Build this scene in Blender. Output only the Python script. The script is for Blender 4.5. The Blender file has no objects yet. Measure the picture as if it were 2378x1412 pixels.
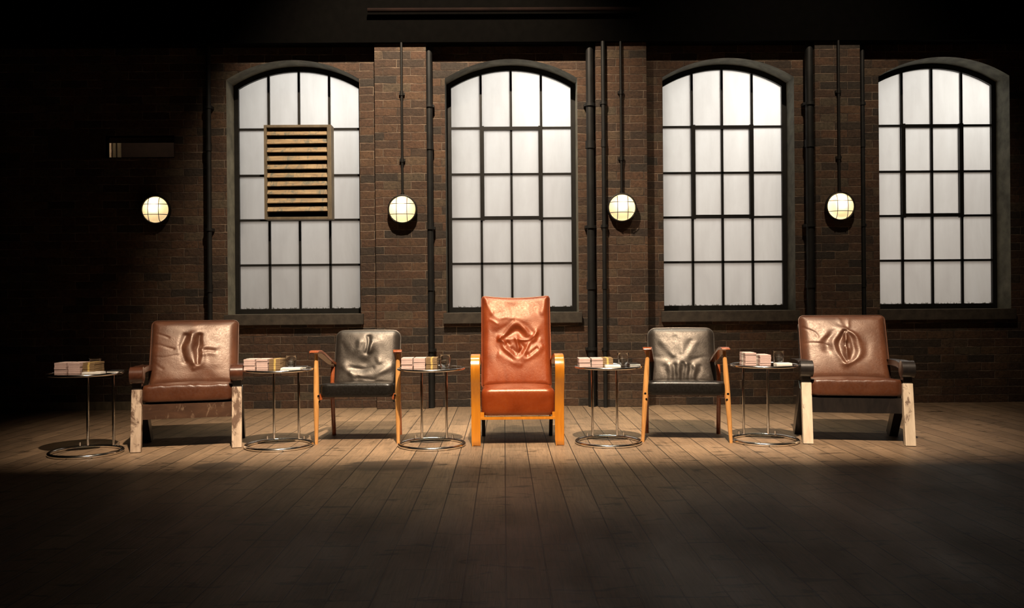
import bpy, bmesh, math, random
from mathutils import Vector, Matrix
from math import pi, sin, cos, radians, sqrt, exp
random.seed(7)
C = bpy.context.scene.collection

# ------------------------------------------------------------------ camera
F = 1930.0; CX, CY = 1189.0, 706.0; H = 1.1
YAW, ROLL = radians(-0.56), radians(-0.45)
RM = Matrix.Rotation(YAW, 3, 'Z') @ Matrix.Rotation(radians(90), 3, 'X') @ Matrix.Rotation(ROLL, 3, 'Z')
cam_d = bpy.data.cameras.new('camera'); cam = bpy.data.objects.new('camera', cam_d); C.objects.link(cam)
cam.matrix_world = Matrix.Translation((0, 0, H)) @ RM.to_4x4()
cam_d.sensor_width = 36; cam_d.lens = F / 2378 * 36; cam_d.clip_end = 100
bpy.context.scene.camera = cam
def ray(px, py): return RM @ Vector(((px - CX) / F, -(py - CY) / F, -1))
def at(px, py, Y):
    d = ray(px, py); t = Y / d.y
    return Vector((d.x * t, Y, H + d.z * t))
def floor_pt(px, py):
    d = ray(px, py); t = -H / d.z
    return Vector((d.x * t, d.y * t, 0))

# ------------------------------------------------------------------ object helpers
def link(name, bm, mat, parent=None, smooth=False, loc=None, rotz=None, sharp=35):
    bmesh.ops.recalc_face_normals(bm, faces=bm.faces)
    me = bpy.data.meshes.new(name); bm.to_mesh(me); bm.free()
    for m in (mat if isinstance(mat, (list, tuple)) else [mat]): me.materials.append(m)
    if smooth:
        me.polygons.foreach_set('use_smooth', [True] * len(me.polygons))
        me.set_sharp_from_angle(angle=radians(sharp))
    o = bpy.data.objects.new(name, me); C.objects.link(o)
    if parent: o.parent = parent
    if loc is not None: o.location = loc
    if rotz is not None: o.rotation_euler = (0, 0, rotz)
    return o
def tag(o, label, cat, group=None):
    o['label'] = label; o['category'] = cat
    if group: o['group'] = group
    return o
def empty(name, loc=(0, 0, 0), rotz=0):
    o = bpy.data.objects.new(name, None); C.objects.link(o)
    o.location = loc; o.rotation_euler = (0, 0, rotz); o.empty_display_size = .1
    return o
def struct(o): o['kind'] = 'structure'; return o
def copy_tree(o, parent=None):
    c = o.copy(); C.objects.link(c)
    if parent: c.parent = parent
    for ch in list(o.children): copy_tree(ch, c)
    return c

def frame_axes(p0, p1, up=Vector((0, 0, 1))):
    d = (p1 - p0).normalized()
    if abs(d.dot(up)) > .98: up = Vector((0, 1, 0))
    a = d.cross(up).normalized(); b = a.cross(d).normalized()
    return a, b, d
def box(bm, x0, x1, y0, y1, z0, z1, bev=0, mi=0):
    vs = [bm.verts.new(p) for p in ((x0,y0,z0),(x1,y0,z0),(x1,y1,z0),(x0,y1,z0),(x0,y0,z1),(x1,y0,z1),(x1,y1,z1),(x0,y1,z1))]
    fs = [bm.faces.new([vs[i] for i in q]) for q in ((0,3,2,1),(4,5,6,7),(0,1,5,4),(1,2,6,5),(2,3,7,6),(3,0,4,7))]
    for f in fs: f.material_index = mi
    if bev:
        es = set(e for f in fs for e in f.edges)
        bmesh.ops.bevel(bm, geom=list(es), offset=bev, segments=2, affect='EDGES', profile=.7)
def beam(bm, p0, p1, w, t, w1=None, t1=None, bev=0, xaxis=Vector((1, 0, 0))):
    """bar from p0 to p1; w along xaxis, t across"""
    p0 = Vector(p0); p1 = Vector(p1); w1 = w1 or w; t1 = t1 or t
    d = (p1 - p0).normalized(); a = (xaxis - d * xaxis.dot(d)).normalized(); b = d.cross(a)
    vs = []
    for p, ww, tt in ((p0, w, t), (p1, w1, t1)):
        for sa, sb in ((-1, -1), (1, -1), (1, 1), (-1, 1)):
            vs.append(bm.verts.new(p + a * sa * ww / 2 + b * sb * tt / 2))
    fs = [bm.faces.new([vs[i] for i in q]) for q in ((0,1,2,3),(7,6,5,4),(0,4,5,1),(1,5,6,2),(2,6,7,3),(3,7,4,0))]
    if bev:
        es = set(e for f in fs for e in f.edges)
        bmesh.ops.bevel(bm, geom=list(es), offset=bev, segments=2, affect='EDGES', profile=.7)
def tube(bm, pts, rad, n=16, closed=False, cap=True):
    pts = [Vector(p) for p in pts]; N = len(pts)
    rads = rad if isinstance(rad, (list, tuple)) else [rad] * N
    rings = []; prev = None
    for i, p in enumerate(pts):
        if closed: d = pts[(i + 1) % N] - pts[i - 1]
        else: d = pts[min(i + 1, N - 1)] - pts[max(i - 1, 0)]
        d.normalize()
        if prev is None:
            up = Vector((0, 0, 1)) if abs(d.z) < .9 else Vector((0, 1, 0))
            a = d.cross(up).normalized()
        else: a = (prev - d * prev.dot(d)).normalized()
        prev = a; b = d.cross(a)
        rings.append([bm.verts.new(p + (a * cos(2*pi*k/n) + b * sin(2*pi*k/n)) * rads[i]) for k in range(n)])
    for i in range(N if closed else N - 1):
        r0, r1 = rings[i], rings[(i + 1) % N]
        for k in range(n): bm.faces.new((r0[k], r0[(k+1) % n], r1[(k+1) % n], r1[k]))
    if cap and not closed:
        bm.faces.new(list(reversed(rings[0]))); bm.faces.new(rings[-1])
def lathe(bm, prof, n=48, axis='Z', origin=(0, 0, 0), close=False):
    """prof: (r, h) list; revolved about axis"""
    o = Vector(origin); rings = []
    def pt(r, h, a):
        if axis == 'Z': return o + Vector((r*cos(a), r*sin(a), h))
        return o + Vector((r*cos(a), h, r*sin(a)))      # about Y
    for r, h in prof:
        if r < 1e-6: rings.append([bm.verts.new(pt(0, h, 0))])
        else: rings.append([bm.verts.new(pt(r, h, 2*pi*k/n)) for k in range(n)])
    for r0, r1 in zip(rings, rings[1:]):
        for k in range(n):
            q = [r0[k % len(r0)], r0[(k+1) % len(r0)], r1[(k+1) % len(r1)], r1[k % len(r1)]]
            u = []
            for v in q:
                if v not in u: u.append(v)
            if len(u) > 2: bm.faces.new(u)
def spline(pts, n=8):
    """Catmull-Rom through points"""
    P = [Vector(p) for p in pts]; P = [P[0]*2 - P[1]] + P + [P[-1]*2 - P[-2]]; out = []
    for i in range(1, len(P) - 2):
        for k in range(n):
            t = k / n; p0, p1, p2, p3 = P[i-1:i+3]
            out.append(.5*((2*p1) + (p2-p0)*t + (2*p0-5*p1+4*p2-p3)*t*t + (3*p1-p0-3*p2+p3)*t**3))
    out.append(P[-2]); return out
def ribbon(bm, yz, thick, x0, x1, bev=.004):
    """bent board: polyline in (y,z), given thickness, from x0 to x1"""
    P = [Vector((0, a, b)) for a, b in yz]; top, bot = [], []
    for i, p in enumerate(P):
        d = (P[min(i+1, len(P)-1)] - P[max(i-1, 0)]).normalized(); nrm = Vector((0, -d.z, d.y))
        th = thick[i] if isinstance(thick, list) else thick
        top.append(p + nrm*th/2); bot.append(p - nrm*th/2)
    loop = top + bot[::-1]
    A = [bm.verts.new(v + Vector((x0, 0, 0))) for v in loop]; B = [bm.verts.new(v + Vector((x1, 0, 0))) for v in loop]
    m = len(P); n = len(loop); fs = []
    for i in range(n): fs.append(bm.faces.new((A[i], A[(i+1) % n], B[(i+1) % n], B[i])))
    for V in (A, B):
        for i in range(m - 1): fs.append(bm.faces.new((V[i], V[i+1], V[n-2-i], V[n-1-i])))
    if bev:
        bm.normal_update()
        es = [e for e in set(e for f in fs for e in f.edges) if len(e.link_faces) == 2 and e.calc_face_angle(0) > radians(50)]
        bmesh.ops.bevel(bm, geom=es, offset=bev, segments=3, affect='EDGES', profile=.6)

# ------------------------------------------------------------------ cushions
def rr_outline(w, h, r, n):
    """rounded rectangle outline, centred, n points evenly spaced"""
    segs = []
    for cx, cy, a0 in ((w/2-r, h/2-r, 0), (-w/2+r, h/2-r, 90), (-w/2+r, -h/2+r, 180), (w/2-r, -h/2+r, 270)):
        for k in range(13):
            a = radians(a0 + 90*k/12); segs.append((cx + r*cos(a), cy + r*sin(a)))
    L = [0]
    for i in range(len(segs)):
        a, b = segs[i], segs[(i+1) % len(segs)]; L.append(L[-1] + math.dist(a, b))
    out = []; j = 0
    for k in range(n):
        t = L[-1]*k/n
        while L[j+1] < t: j += 1
        u = (t - L[j])/max(L[j+1]-L[j], 1e-9); a, b = segs[j], segs[(j+1) % len(segs)]
        out.append((a[0]+(b[0]-a[0])*u, a[1]+(b[1]-a[1])*u))
    return out
def seg_d(px, py, ax, ay, bx, by):
    dx, dy = bx-ax, by-ay; L = dx*dx+dy*dy
    t = 0 if L == 0 else max(0, min(1, ((px-ax)*dx+(py-ay)*dy)/L))
    return math.hypot(px-ax-dx*t, py-ay-dy*t)
FA = .42
def folds(lst):
    """lst of (points, amplitude, width): ridges (+) and grooves (-), coordinates in fractions of the width/height -1..1"""
    K = 1.35
    sm = []
    for pts, amp, wd in lst:
        if len(pts) > 2: pts = [(p.x, p.y) for p in spline([(a, b, 0) for a, b in pts], 4)]
        sm.append((pts, amp, wd, min(p[0] for p in pts)-4.5*wd, max(p[0] for p in pts)+4.5*wd, min(p[1] for p in pts)-4.5*wd, max(p[1] for p in pts)+4.5*wd))
    def f(u0, v0):
        u = u0 + .016*sin(7*v0+1.3) + .005*sin(19*v0+4*u0); v = v0 + .014*sin(6*u0+.4) + .005*sin(17*u0-5*v0)
        s = .0008*sin(5*u0+3*v0+.5) + .0006*sin(-5*u0+6*v0) + .00025*sin(17*u0+11*v0)
        for i, (pts, amp, wd, xa, xb, ya, yb) in enumerate(sm):
            if not (xa < u < xb and ya < v < yb): continue
            w = wd*K*(1+.25*sin(5*u0+7*v0+i))
            if len(pts) == 1: d = math.hypot(u-pts[0][0], v-pts[0][1])
            else: d = min(seg_d(u, v, *pts[i], *pts[i+1]) for i in range(len(pts)-1))
            if d < 3*w: s += amp*FA*(1+.3*sin(8*u0-6*v0+2*i))*exp(-(d/w)**2)
        return s
    return f
def cushion(bm, w, h, t, corner, edge, fn=None, crown=.02, warp=None, nang=200, nrad=56):
    """pillow-shaped pad in the local XZ plane, its front towards -Y; warp maps (x, y, z) -> point"""
    O = rr_outline(w, h, corner, nang)
    def sdf(x, y):
        qx, qy = abs(x)-w/2+corner, abs(y)-h/2+corner
        return -(math.hypot(max(qx, 0), max(qy, 0)) + min(max(qx, qy), 0) - corner)
    def make(sign):
        rings = []
        for j in range(nrad):
            s = 1 - (1 - j/(nrad-1)); s = sin(s*pi/2)**.85 if j else 0
            pts = []
            if j == 0: pts = [(0, 0)]
            else: pts = [(ox*s, oy*s) for ox, oy in O]
            ring = []
            for x, y in pts:
                d = max(0, sdf(x, y)); e = sqrt(max(0, 1-(1-min(d/edge, 1))**2))
                u, v = 2*x/w, 2*y/h
                k = t/2*e + crown*(1-u**4)*(1-v**4)*(1 if sign < 0 else .3)
                if sign < 0 and fn: k += fn(u, v)*e
                p = (x, sign*k, y)
                ring.append(Vector(warp(*p)) if warp else Vector(p))
            rings.append(ring)
        return rings
    fr, bk = make(-1), make(1); rim = [bm.verts.new(p) for p in fr[-1]]
    for R in (fr, bk):
        V = [[bm.verts.new(p) for p in r] for r in R[:-1]] + [rim]
        for j in range(nrad-1):
            for k in range(nang):
                k2 = (k+1) % nang
                if j == 0: bm.faces.new((V[0][0], V[1][k], V[1][k2]))
                else: bm.faces.new((V[j][k], V[j+1][k], V[j+1][k2], V[j][k2]))
def rim_path(w, h, corner, off, warp, n=120):
    return [Vector(warp(x, off, y)) for x, y in rr_outline(w, h, corner, n)]

# ------------------------------------------------------------------ materials
class NT:
    def __init__(s, name):
        s.m = bpy.data.materials.new(name); s.m.use_nodes = True; s.t = s.m.node_tree; s.n = s.t.nodes; s.l = s.t.links
        s.n.clear(); s.out = s.n.new('ShaderNodeOutputMaterial')
    def a(s, typ, **kw):
        nd = s.n.new(typ)
        for k, v in kw.items():
            if k.startswith('_'): setattr(nd, k[1:], v)
            else: s.set(nd, k, v)
        return nd
    def set(s, nd, k, v):
        inp = nd.inputs[int(k[1:])] if k[0] == 'i' and k[1:].isdigit() else nd.inputs[k.replace('__', ' ')]
        if isinstance(v, bpy.types.NodeSocket): s.l.new(v, inp)
        else: inp.default_value = v
    def coord(s, scale=(1, 1, 1), kind='Object', loc=(0, 0, 0)):
        tc = s.a('ShaderNodeTexCoord'); mp = s.a('ShaderNodeMapping', Scale=scale, Location=loc, Vector=tc.outputs[kind]); return mp.outputs[0]
    def noise(s, vec, scale, detail=4, rough=.55, dist=0):
        return s.a('ShaderNodeTexNoise', Vector=vec, Scale=scale, Detail=detail, Roughness=rough, Distortion=dist).outputs['Fac']
    def ramp(s, fac, stops):
        r = s.a('ShaderNodeValToRGB', Fac=fac); e = r.color_ramp.elements
        while len(e) < len(stops): e.new(.5)
        for i, (p, c) in enumerate(stops): e[i].position = p; e[i].color = (*c, 1) if len(c) == 3 else c
        return r.outputs['Color']
    def mix(s, fac, a, b, mode='MIX'):
        m = s.a('ShaderNodeMix', _data_type='RGBA', _blend_type=mode)
        s.set(m, 'i0', fac); s.set(m, 'i6', a); s.set(m, 'i7', b); return m.outputs[2]
    def math(s, op, a, b=0):
        m = s.a('ShaderNodeMath', _operation=op); s.set(m, 'i0', a); s.set(m, 'i1', b); return m.outputs[0]
    def bump(s, hgt, st=.3, dist=.01, nrm=None):
        b = s.a('ShaderNodeBump', Strength=st, Distance=dist, Height=hgt)
        if nrm is not None: s.set(b, 'Normal', nrm)
        return b.outputs[0]
    def bsdf(s, col, rough, metal=0, normal=None, **kw):
        p = s.a('ShaderNodeBsdfPrincipled', Metallic=metal)
        s.set(p, 'Base Color', col if isinstance(col, bpy.types.NodeSocket) else (*col, 1)); s.set(p, 'Roughness', rough)
        if normal is not None: s.set(p, 'Normal', normal)
        for k, v in kw.items(): s.set(p, k, v)
        s.l.new(p.outputs[0], s.out.inputs[0]); return s.m
def c4(c): return (*c, 1)

def brick_mat():
    s = NT('brick'); tc = s.a('ShaderNodeTexCoord'); sp = s.a('ShaderNodeSeparateXYZ', Vector=tc.outputs['Object'])
    u = s.math('ADD', sp.outputs[0], sp.outputs[1]); cb = s.a('ShaderNodeCombineXYZ', X=u, Y=sp.outputs[2])
    wob = s.a('ShaderNodeTexNoise', Vector=tc.outputs['Object'], Scale=9, Detail=3)
    off = s.a('ShaderNodeVectorMath', _operation='SUBTRACT', i0=wob.outputs['Color'], i1=(.5, .5, .5))
    sc = s.a('ShaderNodeVectorMath', _operation='SCALE', i0=off.outputs[0], Scale=.016)
    v = s.a('ShaderNodeVectorMath', _operation='ADD', i0=cb.outputs[0], i1=sc.outputs[0]).outputs[0]
    br = s.a('ShaderNodeTexBrick', Vector=v, Scale=1, Mortar__Size=.0055, Mortar__Smooth=.6, Bias=-.1, Brick__Width=.29, Row__Height=.086,
             Color1=(0, 0, 0, 1), Color2=(1, 1, 1, 1), Mortar=(.5, .5, .5, 1)); br.offset = .5; br.squash = 1
    sep = s.a('ShaderNodeSeparateColor', Color=br.outputs['Color']).outputs[0]
    base = s.ramp(sep, [(0, (.036, .027, .021)), (.15, (.058, .034, .022)), (.45, (.080, .043, .026)), (.7, (.092, .053, .031)), (.88, (.080, .064, .044)), (1, (.12, .058, .029))])
    n1 = s.noise(s.coord((1, 1, 1)), 2.2, 6, .6); n2 = s.noise(s.coord((1, 1, 1)), 34, 5, .7)
    base = s.mix(.75, base, s.ramp(n2, [(.28, (.35, .33, .33)), (.62, (1.25, 1.2, 1.15))]), 'MULTIPLY')
    base = s.mix(.7, base, s.ramp(n1, [(.3, (.5, .5, .5)), (.7, (1.25, 1.2, 1.1))]), 'MULTIPLY')
    mort = s.ramp(s.noise(s.coord((1, 1, 1)), 5, 5, .7), [(.40, (.05, .035, .026)), (.66, (.26, .19, .135))])
    col = s.mix(br.outputs['Fac'], base, mort)
    hgt = s.math('ADD', s.math('MULTIPLY', br.outputs['Fac'], -1.0), s.math('MULTIPLY', n2, .7))
    return s.bsdf(col, .85, normal=s.bump(hgt, .9, .012))
def floor_mat():
    s = NT('floorboards'); tc = s.a('ShaderNodeTexCoord'); sp = s.a('ShaderNodeSeparateXYZ', Vector=tc.outputs['Object'])
    cb = s.a('ShaderNodeCombineXYZ', X=sp.outputs[1], Y=sp.outputs[0])
    br = s.a('ShaderNodeTexBrick', Vector=cb.outputs[0], Scale=1, Mortar__Size=.0034, Mortar__Smooth=.3, Bias=0, Brick__Width=1.9, Row__Height=.167,
             Color1=(0, 0, 0, 1), Color2=(1, 1, 1, 1), Mortar=(.5, .5, .5, 1)); br.offset = .37; br.offset_frequency = 2
    r = s.a('ShaderNodeSeparateColor', Color=br.outputs['Color']).outputs[0]
    base = s.ramp(r, [(0, (.160, .108, .069)), (.5, (.198, .135, .086)), (1, (.236, .161, .103))])
    shift = s.a('ShaderNodeCombineXYZ', X=s.math('MULTIPLY', r, 17), Y=s.math('MULTIPLY', r, 9))
    gv = s.a('ShaderNodeVectorMath', _operation='ADD', i0=s.coord((26, 1.3, 1)), i1=shift.outputs[0]).outputs[0]
    grain = s.noise(gv, 2.2, 7, .65, 1.2)
    base = s.mix(.8, base, s.ramp(grain, [(.3, (.5, .5, .48)), (.5, (.95, .95, .95)), (.72, (1.3, 1.25, 1.2))]), 'MULTIPLY')
    dirt = s.noise(s.coord((1.2, .6, 1)), 1.6, 6, .6, .4)
    base = s.mix(.7, base, s.ramp(dirt, [(.3, (.6, .6, .56)), (.6, (1.1, 1.08, 1.02))]), 'MULTIPLY')
    scuff = s.noise(s.coord((2.6, 8.5, 1)), 1.7, 4, .6, .9)
    base = s.mix(.85, base, s.ramp(scuff, [(.34, (.26, .25, .22)), (.41, (1, 1, 1))]), 'MULTIPLY')
    for px, py, rx, ry, st in ((905, 1081, .34, .20, .85), (498, 1083, .18, .14, .9)):      # two dark oval patches on the boards
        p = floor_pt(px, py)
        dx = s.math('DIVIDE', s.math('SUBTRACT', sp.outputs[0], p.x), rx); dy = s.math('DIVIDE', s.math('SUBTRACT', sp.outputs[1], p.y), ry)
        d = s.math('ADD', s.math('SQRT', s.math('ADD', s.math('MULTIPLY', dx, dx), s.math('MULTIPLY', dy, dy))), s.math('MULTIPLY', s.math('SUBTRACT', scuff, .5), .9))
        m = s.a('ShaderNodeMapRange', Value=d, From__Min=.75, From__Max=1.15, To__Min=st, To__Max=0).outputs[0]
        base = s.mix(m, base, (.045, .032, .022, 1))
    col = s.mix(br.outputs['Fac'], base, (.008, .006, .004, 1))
    hgt = s.math('ADD', s.math('MULTIPLY', br.outputs['Fac'], -1.6), s.math('MULTIPLY', grain, .5))
    rough = s.a('ShaderNodeMapRange', Value=dirt, From__Min=.3, From__Max=.7, To__Min=.62, To__Max=.46).outputs[0]
    return s.bsdf(col, rough, normal=s.bump(hgt, .55, .006), **{'Specular__IOR__Level': .5})
def leather(name, lo, mid, hi, rough=.36, spec=.6, coat=.15, bump=.25, tint=(1, 1, 1)):
    s = NT(name); v = s.coord()
    n = s.noise(v, 5, 5, .6, .5); n2 = s.noise(v, 60, 3, .6)
    col = s.ramp(n, [(.25, lo), (.5, mid), (.78, hi)])
    vor = s.a('ShaderNodeTexVoronoi', Vector=v, Scale=260, _feature='DISTANCE_TO_EDGE').outputs['Distance']
    w = s.noise(s.coord((1, 1, 1)), 11, 4, .55, 1.6)
    wr = s.math('ABSOLUTE', s.math('SUBTRACT', w, .5))
    wr = s.a('ShaderNodeMapRange', Value=wr, From__Min=0, From__Max=.05).outputs[0]
    b1 = s.bump(wr, bump*.55, .003); b2 = s.bump(n2, bump*.6, .002, b1); b3 = s.bump(vor, bump*.35, .001, b2)
    r = s.a('ShaderNodeMapRange', Value=n2, From__Min=.3, From__Max=.7, To__Min=rough-.05, To__Max=rough+.08).outputs[0]
    return s.bsdf(col, r, normal=b3, **{'Specular__IOR__Level': spec, 'Coat__Weight': coat, 'Coat__Roughness': rough+.1, 'Specular__Tint': (*tint, 1)})
def wood(name, a, b, scale=(30, 30, 2), rough=.4, coat=.2, worn=None, wear=(.5, .56)):
    s = NT(name); g = s.noise(s.coord(scale), 1.5, 6, .6, .8)
    col = s.ramp(g, [(.3, a), (.7, b)])
    if worn:
        wn = s.noise(s.coord((6, 6, 3)), 2.2, 6, .7, .6)
        col = s.mix(s.ramp(wn, [(wear[0], (0, 0, 0)), (wear[1], (1, 1, 1))]), col, c4(worn))
    return s.bsdf(col, rough, normal=s.bump(g, .2, .003), **{'Coat__Weight': coat, 'Coat__Roughness': .2})
def plain(name, col, rough=.5, metal=0, var=.25, nscale=12, bump=.1, **kw):
    s = NT(name); n = s.noise(s.coord(), nscale, 5, .6)
    lo = tuple(x*(1-var) for x in col); hi = tuple(min(1, x*(1+var)) for x in col)
    return s.bsdf(s.ramp(n, [(.3, lo), (.7, hi)]), rough, metal, s.bump(n, bump, .003), **kw)
def pane_mat():
    s = NT('frosted_glass'); v = s.coord()
    n = s.noise(s.coord((1, 1, .35)), 3.5, 5, .6, .3); n2 = s.noise(s.coord((14, 1, .8)), 1.5, 4, .6)
    col = s.ramp(n, [(.25, (.76, .74, .72)), (.6, (.88, .87, .85)), (.8, (.93, .93, .92))])
    col = s.mix(.15, col, s.ramp(n2, [(.35, (.82, .82, .81)), (.65, (1, 1, 1))]), 'MULTIPLY')
    z = s.a('ShaderNodeSeparateXYZ', Vector=s.coord()).outputs[2]
    edge = s.a('ShaderNodeMapRange', Value=z, From__Min=.055, From__Max=.115, To__Min=.57, To__Max=.18).outputs[0]
    mould = s.ramp(s.math('SUBTRACT', edge, s.noise(s.coord((1, 1, .8)), 38, 5, .7)), [(.02, (0, 0, 0)), (.12, (1, 1, 1))])
    col = s.mix(mould, col, (.10, .09, .06, 1))
    tr = s.a('ShaderNodeBsdfTranslucent', Color=col)
    gl = s.a('ShaderNodeBsdfPrincipled', Roughness=.35); s.set(gl, 'Base Color', (.12, .12, .12, 1))
    mx = s.a('ShaderNodeMixShader', Fac=.12); s.l.new(tr.outputs[0], mx.inputs[1]); s.l.new(gl.outputs[0], mx.inputs[2])
    s.l.new(mx.outputs[0], s.out.inputs[0]); return s.m
def dome_mat():
    s = NT('opal_glass'); tr = s.a('ShaderNodeBsdfTranslucent', Color=(1, .86, .62, 1))
    s.l.new(tr.outputs[0], s.out.inputs[0]); return s.m
def glass_mat():
    s = NT('clear_glass'); return s.bsdf((1, 1, 1), .02, **{'Transmission__Weight': 1.0, 'IOR': 1.45})
def water_mat():
    s = NT('water'); return s.bsdf((.95, 1, 1), .0, **{'Transmission__Weight': 1.0, 'IOR': 1.33})

M = dict(
    brick=brick_mat(), floor=floor_mat(), brick_dark=plain('dark_brick', (.04, .025, .018), .9),  # darker brick tone for the slot surround
    reveal=plain('window_reveal_render', (.13, .125, .095), .85, var=.45, nscale=7, bump=.5),
    sill=plain('stone_sill', (.05, .04, .03), .85, var=.5, nscale=9, bump=.5),
    iron=plain('black_iron', (.012, .011, .01), .5, .3, .3),
    pipe=plain('painted_pipe', (.012, .012, .012), .5, .2, .5, 5),
    black=plain('black_paint', (.0014, .0012, .001), 1, **{'Specular__IOR__Level': .05}),
    rust=plain('rusty_girder', (.006, .0025, .0018), .9, 0, .5, 4, **{'Specular__IOR__Level': .1}),
    pane=pane_mat(), dome=dome_mat(), glass=glass_mat(), water=water_mat(),
    louvre=wood('louvre_wood', (.16, .10, .05), (.36, .26, .14), (3, 20, 20), .6, 0, (.10, .10, .075), (.5, .62)),
    louvre_frame=wood('louvre_frame_wood', (.09, .07, .045), (.18, .14, .09), (8, 8, 3), .7, 0),
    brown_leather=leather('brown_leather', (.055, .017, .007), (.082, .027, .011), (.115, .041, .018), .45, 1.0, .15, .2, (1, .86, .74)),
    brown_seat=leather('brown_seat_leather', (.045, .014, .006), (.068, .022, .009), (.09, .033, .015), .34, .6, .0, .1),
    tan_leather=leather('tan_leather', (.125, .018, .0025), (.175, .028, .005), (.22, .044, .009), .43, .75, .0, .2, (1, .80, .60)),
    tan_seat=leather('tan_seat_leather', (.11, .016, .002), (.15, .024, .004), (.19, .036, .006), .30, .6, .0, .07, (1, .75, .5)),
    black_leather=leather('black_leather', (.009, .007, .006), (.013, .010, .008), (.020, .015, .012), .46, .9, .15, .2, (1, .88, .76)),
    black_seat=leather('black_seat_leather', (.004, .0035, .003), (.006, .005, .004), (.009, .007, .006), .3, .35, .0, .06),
    piping=plain('leather_piping', (.0780, .0300, .0144), .35),
    chair_wood=wood('worn_oak', (.0375, .0180, .0105), (.0750, .0375, .0210), (3, 10, 10), .4, .3, (.1950, .1275, .0825), (.56, .68)),
    dark_wood=wood('black_stained_and_shaded_wood', (.008, .007, .007), (.018, .014, .012), (10, 10, 3), .32, .3),  # black frames; also the shade painted on the tan chair's rear legs
    pale_edge=wood('pale_wood', (.42, .34, .25), (.60, .50, .38), (14, 14, 2), .55, .1, (.16, .11, .08), (.60, .66)),
    worn_edge=wood('scuffed_pale_wood', (.30, .22, .155), (.50, .39, .29), (14, 14, 2), .55, .1, (.10, .055, .032), (.50, .60)),
    arm_wood=wood('red_brown_wood', (.0360, .0128, .0072), (.0800, .0280, .0144), (10, 3, 10), .25, .5),
    beech=wood('honey_wood', (.3680, .1680, .0480), (.5280, .2720, .0880), (30, 30, 3), .3, .4),
    cherry=wood('red_varnished_wood', (.1540, .0350, .0098), (.2520, .0630, .0175), (30, 5, 30), .25, .5),
    bent=wood('orange_lacquered_wood', (.3536, .1156, .0082), (.4624, .1700, .0136), (22, 22, 2), .25, .6),
    chrome=plain('chrome', (.86, .84, .80), .16, 1, .04, 10, .02),
    note_pink=plain('banknote_edges_pink', (.4356, .3102, .2772), .7, 0, .12, 60),
    note_brown=plain('banknote_edges_brown', (.1620, .1020, .0450), .7, 0, .4, 60),
    band=plain('paper_band', (.6000, .5550, .4950), .7, 0, .06),
    band_gold=plain('gold_band', (.4200, .3000, .0840), .6, 0, .15),
    paper=plain('white_paper', (.6800, .6560, .6080), .7, 0, .05),
    notebook=plain('black_notebook', (.02, .02, .02), .35),
)

# ------------------------------------------------------------------ setting
YW, YF, YP = 9.20, 8.92, 8.80           # window plane, wall face, pier face
ZTOP = 9.5
win_x = [at(px, 440, YW).x for px in (696.5, 1188, 1677, 2163)]
HW, RO, ZC, ZB = .71, 1.32, 2.41, 1.01  # opening half width, arch radius, arch centre, opening bottom
def arc_z(x, R=RO): return ZC + sqrt(R*R - x*x)

def build_wall():
    bm = bmesh.new(); cache = {}
    def V(x, z):
        k = (round(x, 4), round(z, 4))
        if k not in cache: cache[k] = bm.verts.new((x, YF, z))
        return cache[k]
    def quad(a, b, c, d):
        bm.faces.new([V(*p) for p in (a, b, c, d)])
    slot = (at(243, 340, YF).x, at(405, 340, YF).x, at(320, 367, YF).z, at(320, 314, YF).z)
    zs = [0, ZB, arc_z(HW), ZTOP]
    X0 = -7.0
    # left part with the slot opening: columns share rows
    rows = sorted({0, ZB, slot[2], slot[3], arc_z(HW), ZTOP})
    xs = [X0, slot[0]-.6, slot[1], win_x[0]-HW]
    for i in range(3):
        for j in range(len(rows)-1):
            if i == 1 and abs(rows[j]-slot[2]) < 1e-6: continue
            quad((xs[i], rows[j]), (xs[i+1], rows[j]), (xs[i+1], rows[j+1]), (xs[i], rows[j+1]))
    for n, cx in enumerate(win_x):
        quad((cx-HW, 0), (cx+HW, 0), (cx+HW, ZB), (cx-HW, ZB))
        N = 24
        for k in range(N):
            a, b = -HW+2*HW*k/N, -HW+2*HW*(k+1)/N
            quad((cx+a, arc_z(a)), (cx+b, arc_z(b)), (cx+b, ZTOP), (cx+a, ZTOP))
        xr = win_x[n+1]-HW if n < 3 else 7.0
        for j in range(3): quad((cx+HW, zs[j]), (xr, zs[j]), (xr, zs[j+1]), (cx+HW, zs[j+1]))
    r = bmesh.ops.extrude_face_region(bm, geom=bm.faces[:])
    vs = [g for g in r['geom'] if isinstance(g, bmesh.types.BMVert)]
    bmesh.ops.translate(bm, verts=vs, vec=(0, .42, 0))
    bm.normal_update()
    for f in bm.faces:
        c = f.calc_center_median()
        if abs(f.normal.y) < .5 and any(abs(c.x-cx) < HW+.01 for cx in win_x) and c.z > ZB-.01 and c.z < 4: f.material_index = 1
    return link('wall_back', bm, [M['brick'], M['reveal']]), slot
wall, slot = build_wall(); struct(wall)
# piers
def pier(px0, px1):
    bm = bmesh.new(); x0, x1 = at(px0, 500, YP).x, at(px1, 500, YP).x
    box(bm, x0, x1, YP, YF+.01, 0, ZTOP, .006)
    link('pier', bm, M['brick'], wall); return x0, x1
for a, b in ((872, 992), (1386, 1504), (1895, 2000)): pier(a, b)
# header above the windows
bm = bmesh.new(); zh = at(1189, 97, 8.76).z; box(bm, -7, 7, 8.76, YF+.02, zh, ZTOP); hd = link('trim_1', bm, M['black']); struct(hd)
bm = bmesh.new(); zr = at(1189, 21, 8.6).z
gx0, gx1 = at(850, 16, 8.6).x, at(1490, 16, 8.6).x
tube(bm, [(gx0, 8.70, zr+.03), (gx1, 8.70, zr+.03)], .022, 16)
gd = link('trim_2', bm, M['rust']); struct(gd)
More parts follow.
